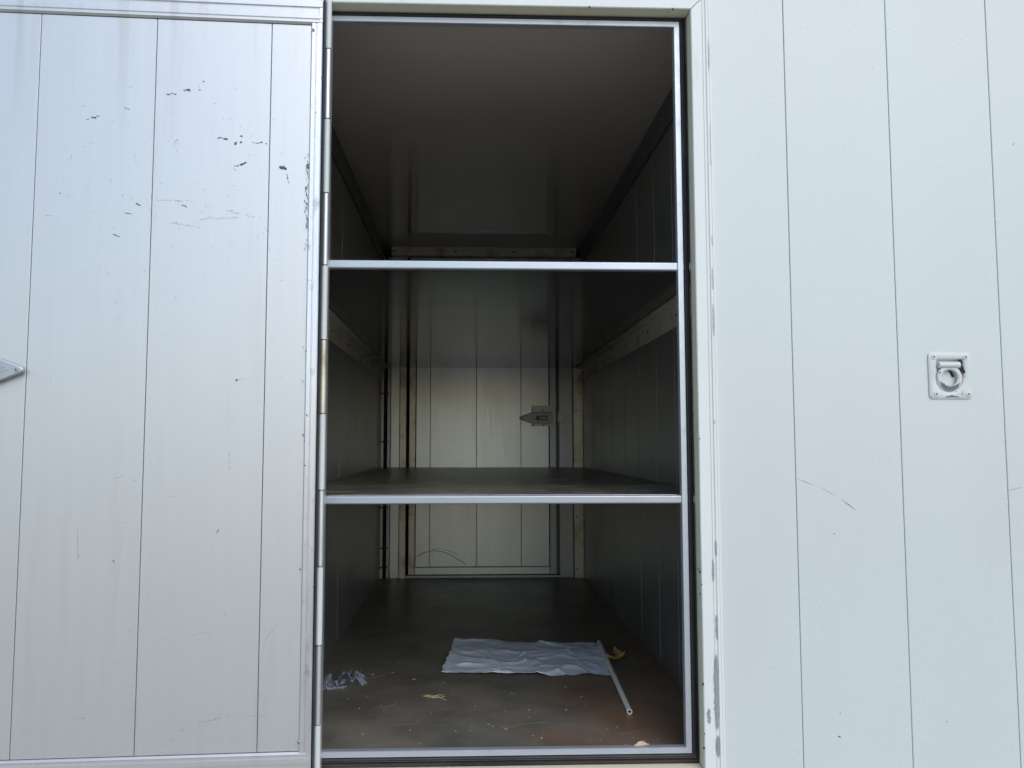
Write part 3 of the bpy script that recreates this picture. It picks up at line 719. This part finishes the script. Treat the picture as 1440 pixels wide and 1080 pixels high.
# leaves
def leaf_mesh(L_, W_, curl, seed, ragged=.1, n=14, m_=6):
    rs = random.Random(seed); v = []; f = []
    for i in range(n+1):
        t = i/n; wid = W_*math.sin(PI*min(1, t*.97+.02))**.8*(1+ragged*rs.uniform(-1, 1))
        for j in range(m_+1):
            s = j/m_*2-1
            v.append((s*wid/2, t*L_-L_/2, curl*(s*s)*.5*L_*.4+curl*.3*L_*(2*t-1)**2+.0015*rs.random()+.001))
    for i in range(n):
        for j in range(m_): k = i*(m_+1)+j; f.append((k, k+1, k+m_+2, k+m_+1))
    return MB().add(v, f)
def leaf(px, py, L_, W_, rz, curl, seed, m, label, name='fallen_leaf', rag=.1, stem=True, tilt=0):
    p = on_z(px, py, 0.004); t = thing(name, label, 'leaf', (p.x, p.y, .002+math.sin(tilt)*L_/2), rot=(tilt, 0, rz))
    o = leaf_mesh(L_, W_, curl, seed, rag).build('blade', m, t, smooth=True)
    s = o.modifiers.new('solid', 'SOLIDIFY'); s.thickness = .0003
    if stem: MB().path([(0, L_/2*.9, .002+curl*.3*L_), (.003, L_*.65, .006), (.008, L_*.9, .004)], .0008, 6).build('stem', m, t)
    return t
leaf(866, 928, .075, .034, R(-70), .7, 1, LEAF, 'curled yellow dry leaf just right of the white rod')
leaf(868, 922, .06, .03, R(10), .9, 4, LEAF, 'small folded yellow leaf piece standing up over the curled yellow leaf', rag=.15, stem=False)
leaf(903, 1057, .030, .046, R(12), .2, 6, LEAF2, 'broken pale brown leaf near the right end of the door sill', rag=.2, tilt=R(42), stem=False)
leaf(882, 1056, .020, .012, R(25), .3, 8, LEAF2, 'tiny pale leaf scrap just left of the broken brown leaf', rag=.2, stem=False, tilt=R(35))
leaf(727+79, 1055, .022, .010, R(85), .1, 9, LEAF2, 'flat pale leaf scrap lying against the middle of the sill', rag=.3, stem=False)
# straw tuft
p = on_z(608, 981, 0); st = thing('straw_tuft', 'little tuft of dry straw on the floor in front of the paper', 'straw', (p.x, p.y, 0))
rs = random.Random(9)
for k in range(9):
    a = rs.uniform(-.5, .4); L_ = rs.uniform(.02, .055); x0, y0 = rs.uniform(-.03, .012), rs.uniform(-.008, .008)
    MB().path([(x0+L_*i/4*math.cos(a), y0+L_*i/4*math.sin(a)+.003*math.sin(i+k), .002+.002*math.sin(i*.9+k)+.001) for i in range(5)], .0009, 5).build('straw_stalk', STRAW, st)
# clear plastic wrapping
p = on_z(478, 961, 0); pw = thing('plastic_wrapping', 'crumpled clear plastic wrapping lying at the left edge of the doorway floor', 'plastic wrap', (p.x, p.y, .001))
def film(Lx, Ly, H, seed, dx, dy, rz):
    n, m_ = 46, 30; v = []; f = []
    for j in range(m_+1):
        for i in range(n+1):
            s, t = i/n-.5, j/m_-.5; q = Vector((s*3.2+seed, t*2.2+s*1.5, seed*1.7)); wv = noise.noise_vector(q*1.1)
            r = (1-abs(noise.noise(q+wv*.6))*2.4)
            env = max(0, 1-4*(s*s))**.5*max(0, 1-4*t*t)**.5
            x = s*Lx+wv.x*.02; y = t*Ly+wv.y*.02; z = env*H*max(0, r)**1.5+.004*abs(wv.z)+.001
            v.append((dx+x*math.cos(rz)-y*math.sin(rz), dy+x*math.sin(rz)+y*math.cos(rz), z))
    for j in range(m_):
        for i in range(n): k = j*(n+1)+i; f.append((k, k+1, k+n+2, k+n+1))
    MB().add(v, f).build('film_fold', FILM, pw, smooth=True)
film(.14, .11, .032, 3, .01, 0, R(25)); film(.10, .09, .026, 8, -.05, -.01, R(-35))
# crumbs and dust specks: nobody could count them
cm = MB(); rs = random.Random(33)
def crumb(mb, x, y, z, r):
    pts = [Vector((rs.gauss(0, 1), rs.gauss(0, 1), rs.gauss(0, .5))).normalized()*r*rs.uniform(.6, 1.3) for _ in range(5)]
    mb.add([(x+q.x*1.6, y+q.y, z+abs(q.z)*.6) for q in pts], [(0, 1, 2), (0, 2, 3), (0, 3, 4), (1, 2, 4), (2, 3, 4), (0, 1, 4)])
for k in range(420): crumb(cm, rs.uniform(-.44, .60), .05+abs(rs.gauss(0, .5)), .0003, rs.choice((.0008, .001, .0012, .0016, .0022, .003)))
for k in range(70): crumb(cm, .52-abs(rs.gauss(0, .3)), .047+abs(rs.gauss(0, .02)), .0003, rs.choice((.001, .0016, .0024)))
for px, py, r in ((583, 956, .005), (616, 990, .003), (622, 960, .004), (557, 973, .004), (489, 983, .003), (668, 994, .003), (695, 958, .004), (709, 1026, .006), (720, 1029, .003), (640, 1029, .005), (592, 1060, .004), (853, 1026, .003), (702, 902, .006), (771, 883, .003), (728, 864, .003), (876, 905, .002)):
    p = on_z(px, py, 0); crumb(cm, p.x, p.y, .0005, r)
cm.build('floor_crumbs', CRUMB, kind='stuff', label='scattered pale crumbs and specks over the dark cargo floor', category='crumbs')
# scratches ground into the floor boards
fs = MB()
for k in range(40):
    x = rs.uniform(-.4, .58); y = rs.uniform(.08, 1.1); L_ = rs.uniform(.02, .16); a = rs.gauss(0, .8)
    fs.path([(x+i/5*L_*math.cos(a), y+i/5*L_*math.sin(a)+.004*math.sin(i*1.1+k), .0001) for i in range(6)], rs.uniform(.0003, .0008), 4)
fl = bpy.data.objects['floor']
SCR = mat('faint_floor_scratch', (.155, .145, .12), .5)
fs.build('floor_scratches', SCR, fl, kind='stuff')
